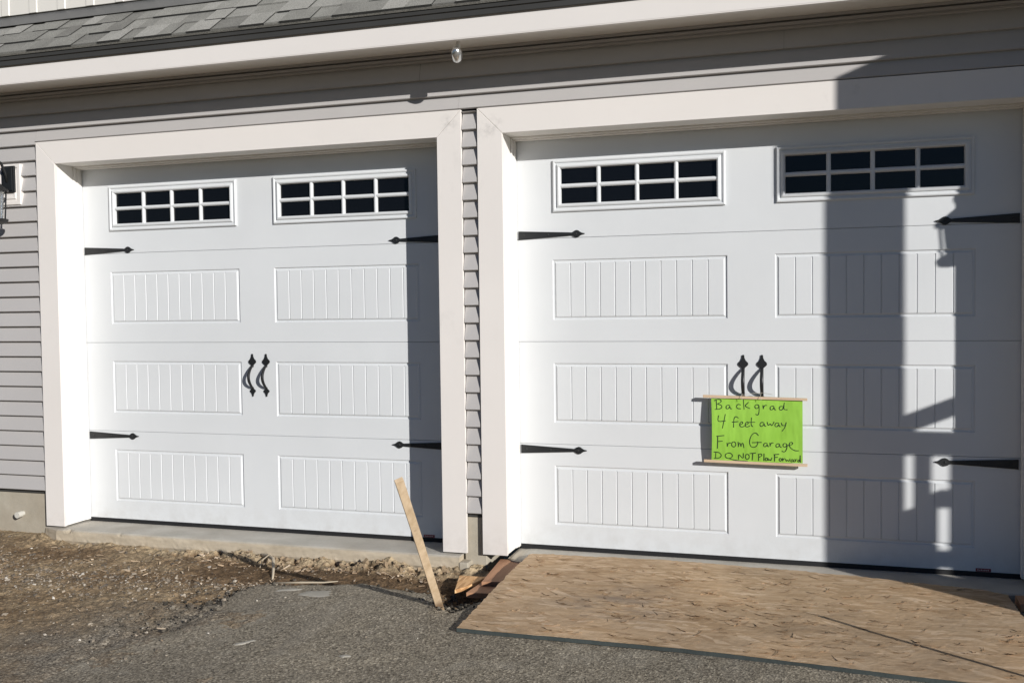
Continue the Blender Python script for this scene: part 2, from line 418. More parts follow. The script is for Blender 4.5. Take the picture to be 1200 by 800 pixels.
def hinge_mesh(right):
    mb = MB(); Lh = .352
    top = [(0,.0225),(.275,.0085),(.283,.0075),(.290,.0095),(.298,.016),(.308,.0195),(.318,.0175),(.328,.010),(.337,.005),(Lh,.0018)]
    pts = [(x,-z) for x, z in top] + [(x,z) for x, z in reversed(top)]
    if right: pts = [(W-x, z) for x, z in reversed(pts)]
    mb.prism(pts, -.0062, -.0002)
    for x in (.03, .16, .308):
        xx = W-x if right else x
        mb.lathe((xx,-.006,0), [(0,0)], 3) if False else None
        n = len(mb.v)
        for r, y in ((.0055,-.006),(.0048,-.0085),(.002,-.0100)):
            for q in range(8): mb.v.append((xx+r*math.cos(q*math.pi/4), y, r*math.sin(q*math.pi/4)))
        for i in range(2):
            for q in range(8): mb.f.append((n+i*8+q, n+i*8+(q+1)%8, n+(i+1)*8+(q+1)%8, n+(i+1)*8+q))
        mb.f.append(tuple(n+16+q for q in range(8)))
    return mb
def pull_mesh():
    mb = MB()
    up = [(0.0,.052),(-.0035,.050),(-.0045,.038),(-.009,.026),(-.0165,.017),(-.0175,.008),(-.012,.001),(-.0055,-.006),(-.005,-.016),
          (.005,-.016),(.0055,-.006),(.012,.001),(.0175,.008),(.0165,.017),(.009,.026),(.0045,.038),(.0035,.050)]
    mb.prism([(x*1.38, z*1.12+.066) for x, z in up], -.006, -.0002)
    mb.prism([(x*1.05, -(z*.78)-.080) for x, z in reversed(up)], -.006, -.0002)
    pts = []; rad = []
    for i in range(15):
        t = i/14; z = .056 - .128*t
        yy = -.006 - .041*math.sin(math.pi*t)**.85
        pts.append((0, yy, z)); rad.append(.0078 + .0014*math.sin(math.pi*t))
    mb.tube(pts, rad, 10, .7, ref=(1,0,0))
    return mb

def make_door(loc, label, group):
    d = thing('garage_door', label, 'garage door', loc, group)
    for k in range(4):
        mb, p0, p1 = section_mesh(k)
        s = mb.build('door_section', M['door'], d)
    bk = MB(); bk.box(.0, W, .03, .05, .0, 2.14); bk.build('back_skin', M['door'], d)
    sl = MB(); sl.box(.004, W-.004, -.0015, .034, -.0195, .0035); sl.build('bottom_seal', M['seal'], d)
    for (x0, x1) in PX:
        wf = MB(); x0 += .0065; x1 -= .0065
        z0, z1 = p0+.002, p1-.001
        ring(wf, x0-.0065, x1+.0065, z0-.002, z1+.001, [(0,0),(.0062,.0)])
        ring(wf, x0, x1, z0, z1, [(0,0),(.0015,-.010),(.006,-.013),(.012,-.012),(.016,-.0065),(.022,-.0065),(.026,-.014),(.034,-.0165),(.040,-.013),(.043,-.003),(.044,.008)])
        f = wf.build('window_frame', M['door'], d)
        g = MB(); g.quad((x0+.0435,.0065,z0+.0435),(x1-.0435,.0065,z0+.0435),(x1-.0435,.0065,z1-.0435),(x0+.0435,.0065,z1-.0435))
        g.build('window_pane', M['glass'], f)
        mu = MB(); gx0, gx1, gz0, gz1 = x0+.044, x1-.044, z0+.044, z1-.044
        def bar(a, c_, hz):
            pr = [(-.0105,.006),(-.0105,-.003),(-.006,-.0085),(0,-.0105),(.006,-.0085),(.0105,-.003),(.0105,.006)]
            for (u0,y0),(u1,y1) in zip(pr, pr[1:]):
                if hz: mu.quad((gx0-.004,y0,a+u0),(gx0-.004,y1,a+u1),(gx1+.004,y1,a+u1),(gx1+.004,y0,a+u0))
                else: mu.quad((a+u0,y0-.0008,gz0-.004),(a+u1,y1-.0008,gz0-.004),(a+u1,y1-.0008,gz1+.004),(a+u0,y0-.0008,gz1+.004))
        for i in (1,2,3): bar(gx0+(gx1-gx0)*i/4, 0, False)
        bar((gz0+gz1)/2, 0, True)
        mu.build('muntins', M['door'], f)
    for right in (0, 1):
        for z in (1.619, .505):
            h = hinge_mesh(right).build('strap_hinge', M['iron'], d, bevel=.001); h.location = (.018 if not right else -.018, 0, z)
    for x in (1.157, 1.246):
        p = pull_mesh().build('pull_handle', M['iron'], d, bevel=.0008); p.location = (x, 0, .877)
    # manufacturer's sticker low on the right
    st = MB(); st.box(2.198, 2.262, -.0016, -.0003, .0045, .019); s = st.build('warning_sticker', M['label'], d)
    tx = MB()
    for i in range(7):
        xx = 2.205+.0072*i; hh = .004 if i % 2 else .006
        tx.quad((xx,-.0022,.009),(xx+.0045,-.0022,.009),(xx+.0045,-.0022,.009+hh),(xx,-.0022,.009+hh))
    tx.build('sticker_print', M['labeltext'], s)
    return d
door1 = make_door((0,0,0), 'white garage door on the left, its sill above bare dirt, no sign on it', None)
door2 = copy_tree(door1)
door2.location = (X2, 0, 0)
door2['label'] = 'white garage door on the right with a green paper sign hung from its handles'
for d in (door1, door2): d['group'] = 'white carriage style garage doors'

# ------------------------------------------------------------------ the garage building
G = thing('garage', 'garage front in grey lap siding with white trim and a shingled eave', 'garage', (0,0,-.15))
gp = lambda mb, name, mat, **k: (lambda o: (setattr(o, 'location', (0,0,.15)), o)[1])(mb.build(name, mat, G, **k))
XL, XR = -2.2, 6.03
def siding(x0, x1, k0, k1, ztop=None, zbot=None, joints=()):
    mb = MB()
    for k in range(k0, k1):
        z0 = S0+EX*k; z1 = z0+EX
        if ztop and z1 > ztop: z1 = ztop
        if zbot and z0 < zbot: z0 = zbot
        yb, yt = -.2110, -.1880
        segs = [x0] + [j for j in joints if x0 < j < x1 and (int(j*10)+k) % 2 == 0] + [x1]
        for i, (a, c) in enumerate(zip(segs, segs[1:])):
            o = -.0012 if i % 2 else 0
            a2 = a+.0008 if i else a
            mb.quad((a2,yb+o,z0+.002),(c,yb+o,z0+.002),(c,yt+o,z1),(a2,yt+o,z1))
            mb.quad((a2,yb+.004+o,z0-.001),(c,yb+.004+o,z0-.001),(c,yb+o,z0+.002),(a2,yb+o,z0+.002))
            mb.quad((a2,yt+.004,z0-.001),(c,yt+.004,z0-.001),(c,yb+.004+o,z0-.001),(a2,yb+.004+o,z0-.001))
        # closed ends
        for x in (x0, x1):
            mb.poly([(x,yb,z0),(x,yt,z1),(x,yt+.01,z1),(x,yt+.01,z0)])
    return mb
KT = 27
gp(siding(XL, -TW-.009, 0, 24, ztop=2.327), 'siding', M['siding'])
gp(siding(W+TW+.003, X2-TW-.007, 0, 24, ztop=2.245), 'siding', M['siding'])
mb = siding(-TW-.006, X2+W+TW+.006, 23, 24, ztop=2.327, zbot=2.255, joints=(2.51,)); gp(mb, 'siding', M['siding'])
gp(siding(XL, XR, 24, KT, ztop=2.552, joints=(.9,2.3,4.1)), 'siding', M['siding'])
gp(siding(X2+W+TW+.006, XR, 0, 24, ztop=2.327), 'siding', M['siding'])
for a, c in ((XL, -TW-.05), (X2+W+TW+.05, XR)):
    pass
wallb = MB(); wallb.box(XL, -.004-.02, -.184, .0, .17, 2.60); wallb.box(W+.022, X2-.022, -.184, 0, .17, 2.60); wallb.box(X2+W+.022, XR, -.184, 0, .17, 2.6); wallb.box(-.024, X2+W+.022, -.184, 0, 2.16, 2.6)
gp(wallb, 'wall_sheathing', M['bronze_gap_shade'])  # sheathing coloured dark so the siding gaps read as shadow lines
# starter strip in shadow under the lowest course
# foundation
for a_, b_ in ((XL, -.139), (W+TW-.02, X2-TW+.012), (X2+W+TW-.02, XR)):
    fd = MB(); fd.box(a_, b_, -.184, .1, -.5, .176); gp(fd, 'foundation_wall', M['concrete'], bevel=.004)
# trims and jambs
for ox in (0, X2):
    g = .0007
    L = MB(); L.prism([(ox-TW,-.012),(ox,-.012),(ox,HD-g),(ox-TW,HD+TW-g)], TF, TF+.019); gp(L, 'trim_board', M['trim'], bevel=.0016)
    Rr = MB(); Rr.prism([(ox+W,-.012),(ox+W+TW,-.012),(ox+W+TW,HD+TW-g),(ox+W,HD-g)], TF, TF+.019); gp(Rr, 'trim_board', M['trim'], bevel=.0016)
    T = MB(); T.prism([(ox+g*1.5,HD),(ox+W-g*1.5,HD),(ox+W+TW-g*1.5,HD+TW),(ox-TW+g*1.5,HD+TW)], TF+.0008, TF+.019); gp(T, 'trim_board', M['trim'], bevel=.0016)
    for s in (0, 1):
        J = MB()
        if s == 0: J.box(ox-.022, ox-.0035, TF+.0195, .06, -.010, 2.14)
        else: J.box(ox+W+.0035, ox+W+.022, TF+.0195, .06, -.010, 2.14)
        gp(J, 'jamb_board', M['jamb'], bevel=.001)
        S = MB()
        if s == 0: S.box(ox-.0035, ox+.010, -.040, -.004, -.008, 2.1205); S.box(ox-.0035, ox+.004, -.062, -.040, -.008, 2.1205)
        else: S.box(ox+W-.010, ox+W+.0035, -.040, -.004, -.008, 2.1205); S.box(ox+W-.004, ox+W+.0035, -.062, -.040, -.008, 2.1205)
        gp(S, 'stop_moulding', M['jamb'], bevel=.001)
    Hj = MB(); Hj.box(ox-.0035, ox+W+.0035, TF+.0195, .06, HD+.003, HD+.022); gp(Hj, 'jamb_board', M['jamb'], bevel=.001)
    S = MB(); S.box(ox+.0105, ox+W-.0105, -.040, -.004, HD-.012, HD+.0028); S.box(ox+.0045, ox+W-.0045, -.062, -.0405, HD-.006, HD+.0028); gp(S, 'stop_moulding', M['jamb'], bevel=.001)
    c = MB(); c.box(ox-TW-.004, ox+W+TW+.004, TF+.012, TF+.019, HD+TW+.0005, HD+TW+.0025); gp(c, 'head_flashing', M['bronze_gap_shade'])
# soffit, frieze channel, fascia, drip edge
YF = -.52
s = MB(); s.box(XL-.2, XR, YF+.012, -.186, 2.553, 2.565)
gp(s, 'soffit', M['soffit'])
fr = MB(); fr.box(XL, XR, -.222, -.184, 2.540, 2.5525); fr.box(XL, XR, -.2145, -.184, 2.518, 2.5315); gp(fr, 'frieze_channel', M['siding'], bevel=.001)
fa = MB(); fa.box(XL-.2, XR+.0, YF, YF+.012, 2.517, 2.628)
gp(fa, 'fascia_board', M['trim'], bevel=.0015)
fl = MB(); fl.box(XL-.2, XR, YF-.0, YF+.03, 2.5125, 2.5165); gp(fl, 'fascia_board', M['trim'])
de = MB()
pr = [(YF-.004,2.612),(YF-.010,2.609),(YF-.013,2.613),(YF-.013,2.636),(YF-.020,2.640),(YF-.022,2.662),(YF+.02,2.69),(YF+.02,2.63),(YF-.004,2.63)]
de.prism([(y,z) for y,z in pr], XL-.22, XR, ax='x')
gp(de, 'drip_edge', M['bronze_gap_shade'])
# shingled roof
TH = math.radians(38); ct, st_ = math.cos(TH), math.sin(TH)
Y0, Z0 = -.552, 2.668
def rp(x, s_, n_): return (x, Y0+s_*ct-n_*st_, Z0+s_*st_+n_*ct)
sh = MB(); tone = []
deck = .0
def slab_(x0, x1, s0, s1, n0, n1, sk, t):
    a = [rp(x0,s0,n0),rp(x1,s0,n0),rp(x1+sk,s1,n0*.2),rp(x0+sk,s1,n0*.2)]
    b_ = [rp(x0,s0,n1),rp(x1,s0,n1),rp(x1+sk,s1,n1-(n1-n0)*.0-.004),rp(x0+sk,s1,n1-.004)]
    n = len(sh.v); sh.v += a+b_
    for q in ((0,3,2,1),(4,5,6,7),(0,1,5,4),(1,2,6,5),(2,3,7,6),(3,0,4,7)): sh.f.append(tuple(n+i for i in q))
    tone.extend([t]*8)
    if n1 > .012:  # dark quads: black butt edges with the shadow lines painted in
        n = len(sh.v); e = .0006
        sh.v += [rp(x0-.001,s0-e,n0-.003),rp(x1+.001,s0-e,n0-.003),rp(x1+.001,s0-e,n1+.0002),rp(x0-.001,s0-e,n1+.0002)]
        sh.f.append((n,n+1,n+2,n+3)); tone.extend([-.6]*4)
        for xx, k_ in ((x0-.0006, 0), (x1+.0006, 1)):
            n = len(sh.v); sh.v += [rp(xx,s0,n0-.003),rp(xx,s1,0),rp(xx,s1,n1-.005),rp(xx,s0,n1)]
            sh.f.append((n,n+1,n+2,n+3)); tone.extend([-.6]*4)
    else:  # dark strip paints the shadow line along the butt of low tabs
        n = len(sh.v); sh.v += [rp(x0,s0-.001,n0-.002),rp(x1,s0-.001,n0-.002),rp(x1,s0+.006,n1+.0012),rp(x0,s0+.006,n1+.0012)]
        sh.f.append((n,n+1,n+2,n+3)); tone.extend([-.5]*4)
R2 = random.Random(5)
for c_ in range(5):
    s0 = c_*.14; base = .003
    x = XL-.25 + R2.random()*.1
    # base layer of the course
    while x < XR:
        w = R2.choice((.09,.12,.14,.17)); t = R2.random()
        hi = R2.random() < .5
        if c_ < 4:
            if hi: slab_(x, x+w-.0015, s0-.0015*R2.random(), s0+.155, .003, .0125, 0, t)
            else: slab_(x, x+w-.0015, s0+.002, s0+.155, .001, .0065, 0, t*.8)
        x += w
n = len(sh.v)
a = [rp(XL-.25,-.002,-.01),rp(XR,-.002,-.01),rp(XR,3.0,-.01),rp(XL-.25,3.0,-.01)]; b_ = [rp(XL-.25,-.002,.0008),rp(XR,-.002,.0008),rp(XR,3.0,.0008),rp(XL-.25,3.0,.0008)]
sh.v += a+b_
for q in ((0,3,2,1),(4,5,6,7),(0,1,5,4),(1,2,6,5),(2,3,7,6),(3,0,4,7)): sh.f.append(tuple(n+i for i in q))
tone.extend([.1]*8)
sh.attr = tone
gp(sh, 'roof', M['shingle'])
fs = MB()
n_ = 0
a = [rp(XL-.2,.405,.0155),rp(XR,.405,.0155),rp(XR,.56,.0175),rp(XL-.2,.56,.0175)]
b_ = [rp(XL-.2,.405,.018),rp(XR,.405,.018),rp(XR,.56,.02),rp(XL-.2,.56,.02)]
fs.v += a+b_
for q in ((0,3,2,1),(4,5,6,7),(0,1,5,4),(1,2,6,5),(2,3,7,6),(3,0,4,7)): fs.f.append(q)
gp(fs, 'roof_flashing', M['flashing'])
# dormer / upper wall in vertical board and batten
yw, zw = rp(0,.545,.03)[1:]
dw = MB(); x = XL-.2
zt = 5.2
pts = []
while x < XR:
    dw.quad((x,yw,zw),(x+.145,yw,zw),(x+.145,yw,zt),(x,yw,zt))
    dw.quad((x+.145,yw,zw),(x+.149,yw-.005,zw),(x+.149,yw-.005,zt),(x+.145,yw,zt))
    dw.quad((x+.149,yw-.005,zw),(x+.200,yw-.005,zw),(x+.200,yw-.005,zt),(x+.149,yw-.005,zt))
    dw.quad((x+.200,yw-.005,zw),(x+.204,yw,zw),(x+.204,yw,zt),(x+.200,yw-.005,zt))
    x += .204
dw.box(XL-.2, XR, yw+.002, yw+.1, zw, zt)
gp(dw, 'upper_wall', M['dormer'])
# mounting block for the wall lantern
mbk = MB()
ring(mbk, -.433, -.247, 1.892, 2.132, [(0,-.19),(.0,-.2145),(.003,-.2175),(.020,-.2175),(.024,-.2135),(.034,-.2135),(.036,-.2200),(.046,-.2200),(.048,-.216)])
mbk.quad((-.390,-.216,1.935),(-.290,-.216,1.935),(-.290,-.216,2.089),(-.390,-.216,2.089))
gp(mbk, 'mounting_block', M['trim'])
# slab edge in front of each door: a rough-edged sheet of concrete
def slab_obj(x0, x1, name, label, seed, rough_left=0):
    mb = MB(); nx = int((x1-x0)/.02)
    prof = [(.30,-.0205),(-.19,-.0215),(-.205,-.0225),(-.228,-.0245),(-.240,-.031),(-.2435,-.045),(-.2455,-.065),(-.247,-.085),(-.240,-.10),(-.225,-.2),(-.2,-.4)]
    for i in range(nx+1):
        x = x0+(x1-x0)*i/nx
        for j, (y, z) in enumerate(prof):
            w = 0 if j < 2 else (1 if j < 7 else 2.2)
            chip = max(0, noise.noise(Vector((x*11, seed, 4)))-.42)*.05 if j in (3,4) else 0
            el = max(0, 1-(x-x0)/.10) if rough_left else 0
            mb.v.append((x, y+w*(.0018*noise.noise(Vector((x*4, seed, j*.35)))+.0013*noise.noise(Vector((x*40, seed+3, j*1.7))))+(0 if rough_left or j<2 else .045*max(0,1-(x-x0)/.12))+chip+el*el*.06*(1 if j > 1 else 0),
                         z+(0 if j < 1 else .002*noise.noise(Vector((x*5, y*8, seed))))-chip*.6-(el*.012*(1+noise.noise(Vector((x*60,y*60,1)))) if j<4 and j>0 else 0)))
    m_ = len(prof)
    for i in range(nx):
        for j in range(m_-1):
            a = i*m_+j; mb.f.append((a, a+1, a+m_+1, a+m_))
    for i in (0, nx):
        mb.f.append(tuple(i*m_+j for j in range(m_))[::(1 if i == 0 else -1)])
    o = mb.build(name, M['slab'], None)
    o['kind'] = 'structure'
    return o
slab_obj(-.155, W+.10, 'concrete_slab', '', 1)
slab_obj(X2-.008, X2+W+.6, 'concrete_slab', '', 8, 1)
# low concrete step between the two slabs
pm = MB(); pm.box(W+.100, W+.150, -.250, -.15, -.5, -.052); o = pm.build('concrete_footing', M['concrete'], None, bevel=.006); o['kind'] = 'structure'

# ------------------------------------------------------------------ neighbour wing and porch, out of frame to the right
HW = thing('house', 'main house wing beside the garage with grey lap siding', 'house', (6.03,-.9,-.15))
def hp(mb, name, mat, **k):
    o = mb.build(name, mat, HW, **k); o.location = (-6.03,.9,.15); return o
mb = MB()
for k in range(0, 52):
    z0 = .3+EX*k; z1 = z0+EX
    mb.quad((6.03+.08,-.905,z0),(12,-.905,z0),(12,-.893,z1),(6.03+.08,-.893,z1)); mb.quad((6.11,-.893,z0),(12,-.893,z0),(12,-.905,z0),(6.11,-.905,z0))
    mb.quad((6.025,-.19,z0),(6.025,-.82,z0),(6.037,-.82,z1),(6.037,-.19,z1)); mb.quad((6.037,-.19,z0),(6.037,-.82,z0),(6.025,-.82,z0),(6.025,-.19,z0))
hp(mb, 'siding', M['siding'])
mb = MB(); mb.box(6.045, 12, -.892, 3, -.3, 5.0); hp(mb, 'wall_sheathing', M['siding'])
mb = MB(); mb.box(6.04, 12, -.885, 3, -.5, .31); hp(mb, 'foundation_wall', M['concrete'])
mb = MB(); mb.box(6.015, 6.115, -.915, -.905, .29, 4.9); mb.box(6.015, 6.025, -.905, -.815, .29, 4.9); hp(mb, 'corner_board', M['trim'])
mb = MB(); mb.prism([(-1.3,4.85),(-1.3,4.95),(1.2,6.6),(3.6,5.0),(3.6,4.9),(1.2,6.45)], 5.7, 12.2, ax='x'); hp(mb, 'roof', M['shingle'])

P = thing('porch', 'white porch with square post, rails and flat roof beside the garage', 'porch', (6.95,-2.1,-.1))
def pp(mb, name, **k):
    o = mb.build(name, k.pop('mat', M['porchwhite']), P, **k); o.location = (-6.95,2.1,.1); return o
for x in (6.95, 9.4):
    mb = MB(); mb.box(x, x+.163, -2.1, -1.94, -.12, 2.90); pp(mb, 'post', bevel=.004)
mb = MB(); mb.box(6.79, 10.0, -2.15, -1.89, 2.90, 3.27); mb.box(6.79, 7.05, -1.89, -.906, 2.90, 3.27); pp(mb, 'beam', bevel=.004)
mb = MB(); mb.box(6.79, 10.0, -2.15, -.906, 3.272, 3.285); pp(mb, 'roof', mat=M['flashing'])
mb = MB(); mb.box(7.112, 9.398, -2.05, -1.99, 1.612, 1.70); mb.box(6.995, 7.065, -1.939, -.93, 1.635, 1.70); pp(mb, 'rail', bevel=.003)
mb = MB(); mb.box(7.346, 9.398, -2.04, -2.0, 1.365, 1.435); pp(mb, 'rail', bevel=.003)
x = 7.270
while x < 9.35:
    mb = MB(); mb.box(x, x+.037, -2.0385, -2.0015, 1.155, 1.611); pp(mb, 'baluster', bevel=.002); x += .155
mb = MB(); mb.box(7.45, 9.6, -2.0, -.93, 1.10, 1.17); pp(mb, 'deck')
mb = MB(); mb.box(7.304, 9.6, -2.06, -2.03, 1.095, 1.165); pp(mb, 'rim_board')
mb = MB(); mb.box(7.240, 7.325, -2.045, -1.995, -.12, 1.35); pp(mb, 'newel')
mb = MB(); mb.box(7.327, 7.43, -2.03, -2.005, -.12, 1.02); pp(mb, 'shade_skirt')  # unseen block added to keep a strip of sun off the slab
mb = MB(); mb.box(7.432, 9.6, -2.04, -2.01, -.12, 1.098); pp(mb, 'shade_skirt')

# ------------------------------------------------------------------ lanterns
def make_lantern(x, y, z, label, group):
    """x,y = wall point, z = base of glass cage"""
    t = thing('wall_lantern', label, 'wall lantern', (x, y, z), group)
    bp = MB(); bp.box(-.046, .046, -.014, 0, .17, .325); bp.box(-.036, .036, -.020, -.0145, .18, .315); bp.build('backplate', M['iron'], t, bevel=.002)
    cy = -.150
    am = MB()
    pts = [(0,-.018,.215)]
    for i in range(13):
        a = math.pi*(1.0 - i/12.0)
        pts.append((0, cy*.52+.072*math.cos(a)*-1*(-1), .255+.105*math.sin(a)))
    pts = [(0,-.018,.23),(0,-.03,.28),(0,-.06,.335),(0,-.1,.355),(0,-.138,.33),(0,cy,.28),(0,cy,.25)]
    am.tube(pts, .0075, 8)
    for s in (-1, 1):
        sc = [(s*.012,cy,.335),(s*.05,cy,.325),(s*.070,cy,.290),(s*.074,cy,.245),(s*.058,cy,.215),(s*.040,cy,.215)]
        am.tube(sc, .005, 6)
    am.build('arm', M['iron'], t, smooth=True)
    cp = MB(); cp.lathe((0,cy,0), [(.098,.163),(.100,.170),(.070,.195),(.040,.225),(.030,.245),(.018,.252),(.014,.270),(.004,.285)], 4 if False else 20)
    cp.build('cap', M['iron'], t)
    cg = MB()
    for sx in (-1,1):
        for sy in (-1,1): cg.tube([(sx*.054,cy+sy*.054,.0),(sx*.060,cy+sy*.060,.165)], .005, 6)
    cg.lathe((0,cy,0), [(.006,-.075),(.012,-.06),(.008,-.045),(.035,-.03),(.090,-.016),(.094,-.004),(.094,.002),(.0,.003)], 20)
    cg.build('cage', M['iron'], t)
    gl = MB(); gl.lathe((0,cy,0), [(.066,.004),(.076,.162)], 16); gl.build('glass_shade', M['clearglass'], t, smooth=False)
    bl = MB(); bl.lathe((0,cy,0), [(.012,.01),(.012,.05),(.016,.055),(.019,.08),(.012,.10),(.003,.112)], 12); bl.build('bulb', M['soffit'], t, smooth=True)
    return t
lan = make_lantern(-.325, -.2165, 1.795, 'black iron wall lantern on a white block left of the garage doors', None)
lan2 = copy_tree(lan); lan2.location = (6.265, -.906, 2.025)
lan2['label'] = 'black iron wall lantern on the house corner behind the porch post'

# soffit flood lamp
F = thing('soffit_light', 'small silver bulb lamp hanging from a round plate under the eave', 'light fixture', (2.598,-.44,2.553))
mb = MB(); mb.lathe((0,0,0), [(.050,-.007),(.056,-.003),(.056,.0)], 24); mb.build('ceiling_plate', M['soffit'], F)
mb = MB(); mb.lathe((0,0,0), [(.010,-.070),(.013,-.058),(.009,-.03),(.013,-.0075)], 12); mb.build('stem', M['soffit'], F, smooth=True)
mb = MB(); mb.lathe((0,0,0), [(.004,-.052),(.018,-.050),(.024,-.040),(.027,-.012),(.026,0),(.018,.014),(.010,.022)], 20)
o = mb.build('lamp_head', M['silver'], F, smooth=True); o.location = (-.004,-.012,-.078); o.rotation_euler = (math.radians(38),math.radians(10),0)

# ------------------------------------------------------------------ sign
SG = thing('paper_sign', 'bright green handwritten paper sign hung between two wood strips from the door handles', 'sign', (3.955,-.05,.48))
ox, oy, oz = SG.location
def uvp(u, v, off=0.0):     # u left-right, v bottom-top, the sheet bows a little
    xl = 3.747; xr = 4.177
    zt_ = .790-.004*u; zb_ = .484-.001*u
    bow = -.010*math.sin(math.pi*v)*(1-.5*u) - .004*math.sin(math.pi*u)*math.cos(5*v)
    return (xl+(xr-xl)*u+.004*math.sin(math.pi*v)*(1-u)-ox, -.050+bow-off-oy, zb_+(zt_-zb_)*v-oz)
mb = MB(); NU, NV = 22, 16
for j in range(NV+1):
    for i in range(NU+1): mb.v.append(uvp(i/NU, j/NV))
for j in range(NV):
    for i in range(NU):
        a = j*(NU+1)+i; mb.f.append((a,a+1,a+NU+2,a+NU+1))
SG.location.y = -.039
pap = mb.build('paper', M['paper'], SG, smooth=True)
def chaikin(p, n=2):
    for _ in range(n):
        if len(p) < 3: return p
        q = [p[0]]
        for a, b_ in zip(p, p[1:]):
            q += [(a[0]*.75+b_[0]*.25, a[1]*.75+b_[1]*.25), (a[0]*.25+b_[0]*.75, a[1]*.25+b_[1]*.75)]
        p = q+[p[-1]]
    return p
def circ(cx, cy, rx, ry): return [(cx+rx*math.cos(a*math.pi/6-1.3), cy+ry*math.sin(a*math.pi/6-1.3)) for a in range(13)]
def la(x, y, s=1): return [(x+24*s,y-16*s),(x+10*s,y-20*s),(x,y-10*s),(x+3*s,y+3*s),(x+16*s,y+2*s),(x+25*s,y-14*s),(x+26*s,y+2*s),(x+34*s,y+2*s)]
def lr(x, y, s=1): return [(x,y-20*s),(x+2*s,y+4*s),(x+3*s,y-10*s),(x+12*s,y-20*s),(x+22*s,y-19*s)]
ST = [[(150,334),(151,388)],[(138,340),(162,331),(181,338),(178,350),(152,359),(180,365),(184,379),(165,389),(140,389)],
 la(206,385), [(294,366),(280,361),(268,372),(272,386),(294,388)], [(312,336),(314,391)],[(342,352),(316,373),(348,387)],
 [(402,370),(386,364),(376,377),(384,390),(400,384),(403,368),(403,404),(396,427),(381,420)], lr(426,390), la(466,394), [(546,380),(528,376),(518,388),(526,400),(542,394),(551,358)],[(548,370),(546,396),(566,397)],
 [(160,425),(152,460),(200,455)],[(201,418),(181,496)],
 [(278,440),(262,429),(250,445),(248,492)],[(240,463),(276,460)],
 [(284,479),(305,472),(300,460),(287,467),(284,484),(296,493),(312,487)],[(318,480),(338,472),(332,461),(320,468),(316,485),(328,493),(344,486)],
 [(356,440),(352,482),(362,490)],[(340,465),(376,465)],
 la(404,486,1.05),[(448,466),(453,488),(466,472),(474,490),(488,465)],la(492,489),[(530,470),(535,486),(550,485)],[(559,468),(550,500),(534,516)],
 [(152,540),(150,611)],[(146,542),(190,538)],[(151,572),(180,570)], lr(208,600), circ(248,589,13,15),
 [(274,576),(276,608),(276,590),(286,578),(292,606),(293,588),(303,580),(309,609)],
 [(395,540),(378,522),(354,535),(340,572),(348,604),(374,608),(391,590),(390,576)],[(358,580),(412,579)],
 la(424,601,.95), lr(462,600,.9), la(496,605,.95), [(560,590),(546,584),(536,596),(544,608),(558,603),(562,588),(561,615),(548,636),(532,630)],
 [(566,598),(590,594),(596,584),(584,578),(572,590),(580,612),(606,628),(628,628)],
 [(141,635),(139,668)],[(129,632),(160,634),(177,650),(165,668),(131,669)], circ(219,654,22,16),[(222,671),(262,682),(330,686)],
 [(278,674),(277,641),(306,676),(305,640)], circ(329,660,12,15),[(344,642),(378,639)],[(361,641),(358,679)],
 [(396,645),(395,683)],[(392,647),(410,643),(417,654),(397,664)],[(427,644),(426,683)],circ(441,675,7,8),[(450,669),(454,684),(460,674),(467,685),(473,667)],
 [(489,648),(488,686)],[(485,649),(514,647)],[(488,665),(507,664)],circ(522,678,7,8),[(535,670),(536,689),(537,678),(547,671)],[(552,674),(557,689),(563,678),(571,689),(578,673)],
 la(582,689,.62),[(606,675),(608,692),(609,681),(618,676)],[(634,680),(624,680),(621,690),(632,691),(637,655)],[(636,660),(637,694)]]
mb = MB(); eps = 0
def quv(p):
    v_ = (p[1]-(325+20*(p[0]-120)/535.))/355.; u_ = (p[0]-120+5*v_)/535.
    return u_, 1-v_
for s_ in ST:
    P_ = chaikin(s_); pts = [Vector(uvp(*quv(p), .0010)) for p in P_]
    w = .0018
    for i, (a, b_) in enumerate(zip(pts, pts[1:])):
        d = b_-a
        if d.length < 1e-6: continue
        eps += 1; o_ = Vector((0, -.00002*(eps % 9), 0))
        t = d.normalized(); n = Vector((-t.z, 0, t.x))*w*(1+.2*math.sin(eps*.7))
        e = t*w*.6
        mb.quad(tuple(a-e-n+o_), tuple(b_+e-n+o_), tuple(b_+e+n+o_), tuple(a-e+n+o_))
mb.build('lettering', M['marker'], pap)
mb = MB(); mb.prism([(3.708-ox,.7925-oz),(4.199-ox,.7835-oz),(4.199-ox,.7955-oz),(3.708-ox,.8055-oz)], -.010, .006); mb.build('wood_strip', M['lath'], SG, bevel=.001)
mb = MB(); mb.prism([(3.711-ox,.4745-oz),(4.199-ox,.4680-oz),(4.199-ox,.4805-oz),(3.711-ox,.4870-oz)], -.010, .006); mb.build('wood_strip', M['lath'], SG, bevel=.001)
mb = MB()
for hx in (X2+1.157, X2+1.246):
    oy = -.040
    mb.tube([(hx-.012-ox,-.014-oy,.815-oz),(hx-.004-ox,-.02-oy,.812-oz),(hx+.01-ox,-.016-oy,.816-oz)], .0012, 5)
    mb.tube([(hx-.004-ox,-.02-oy,.812-oz),(hx-.006-ox,-.055-oy,.806-oz),(hx-.004-ox,-.0615-oy,.797-oz),(hx-.003-ox,-.0612-oy,.784-oz)], .0011, 5)
mb.tube([(hx-.095-ox,-.05-oy,.808-oz),(hx-.05-ox,-.045-oy,.815-oz),(hx-ox,-.03-oy,.818-oz),(hx+.05-ox,-.045-oy,.812-oz)], .0009, 5)
mb.build('string', M['string'], SG)

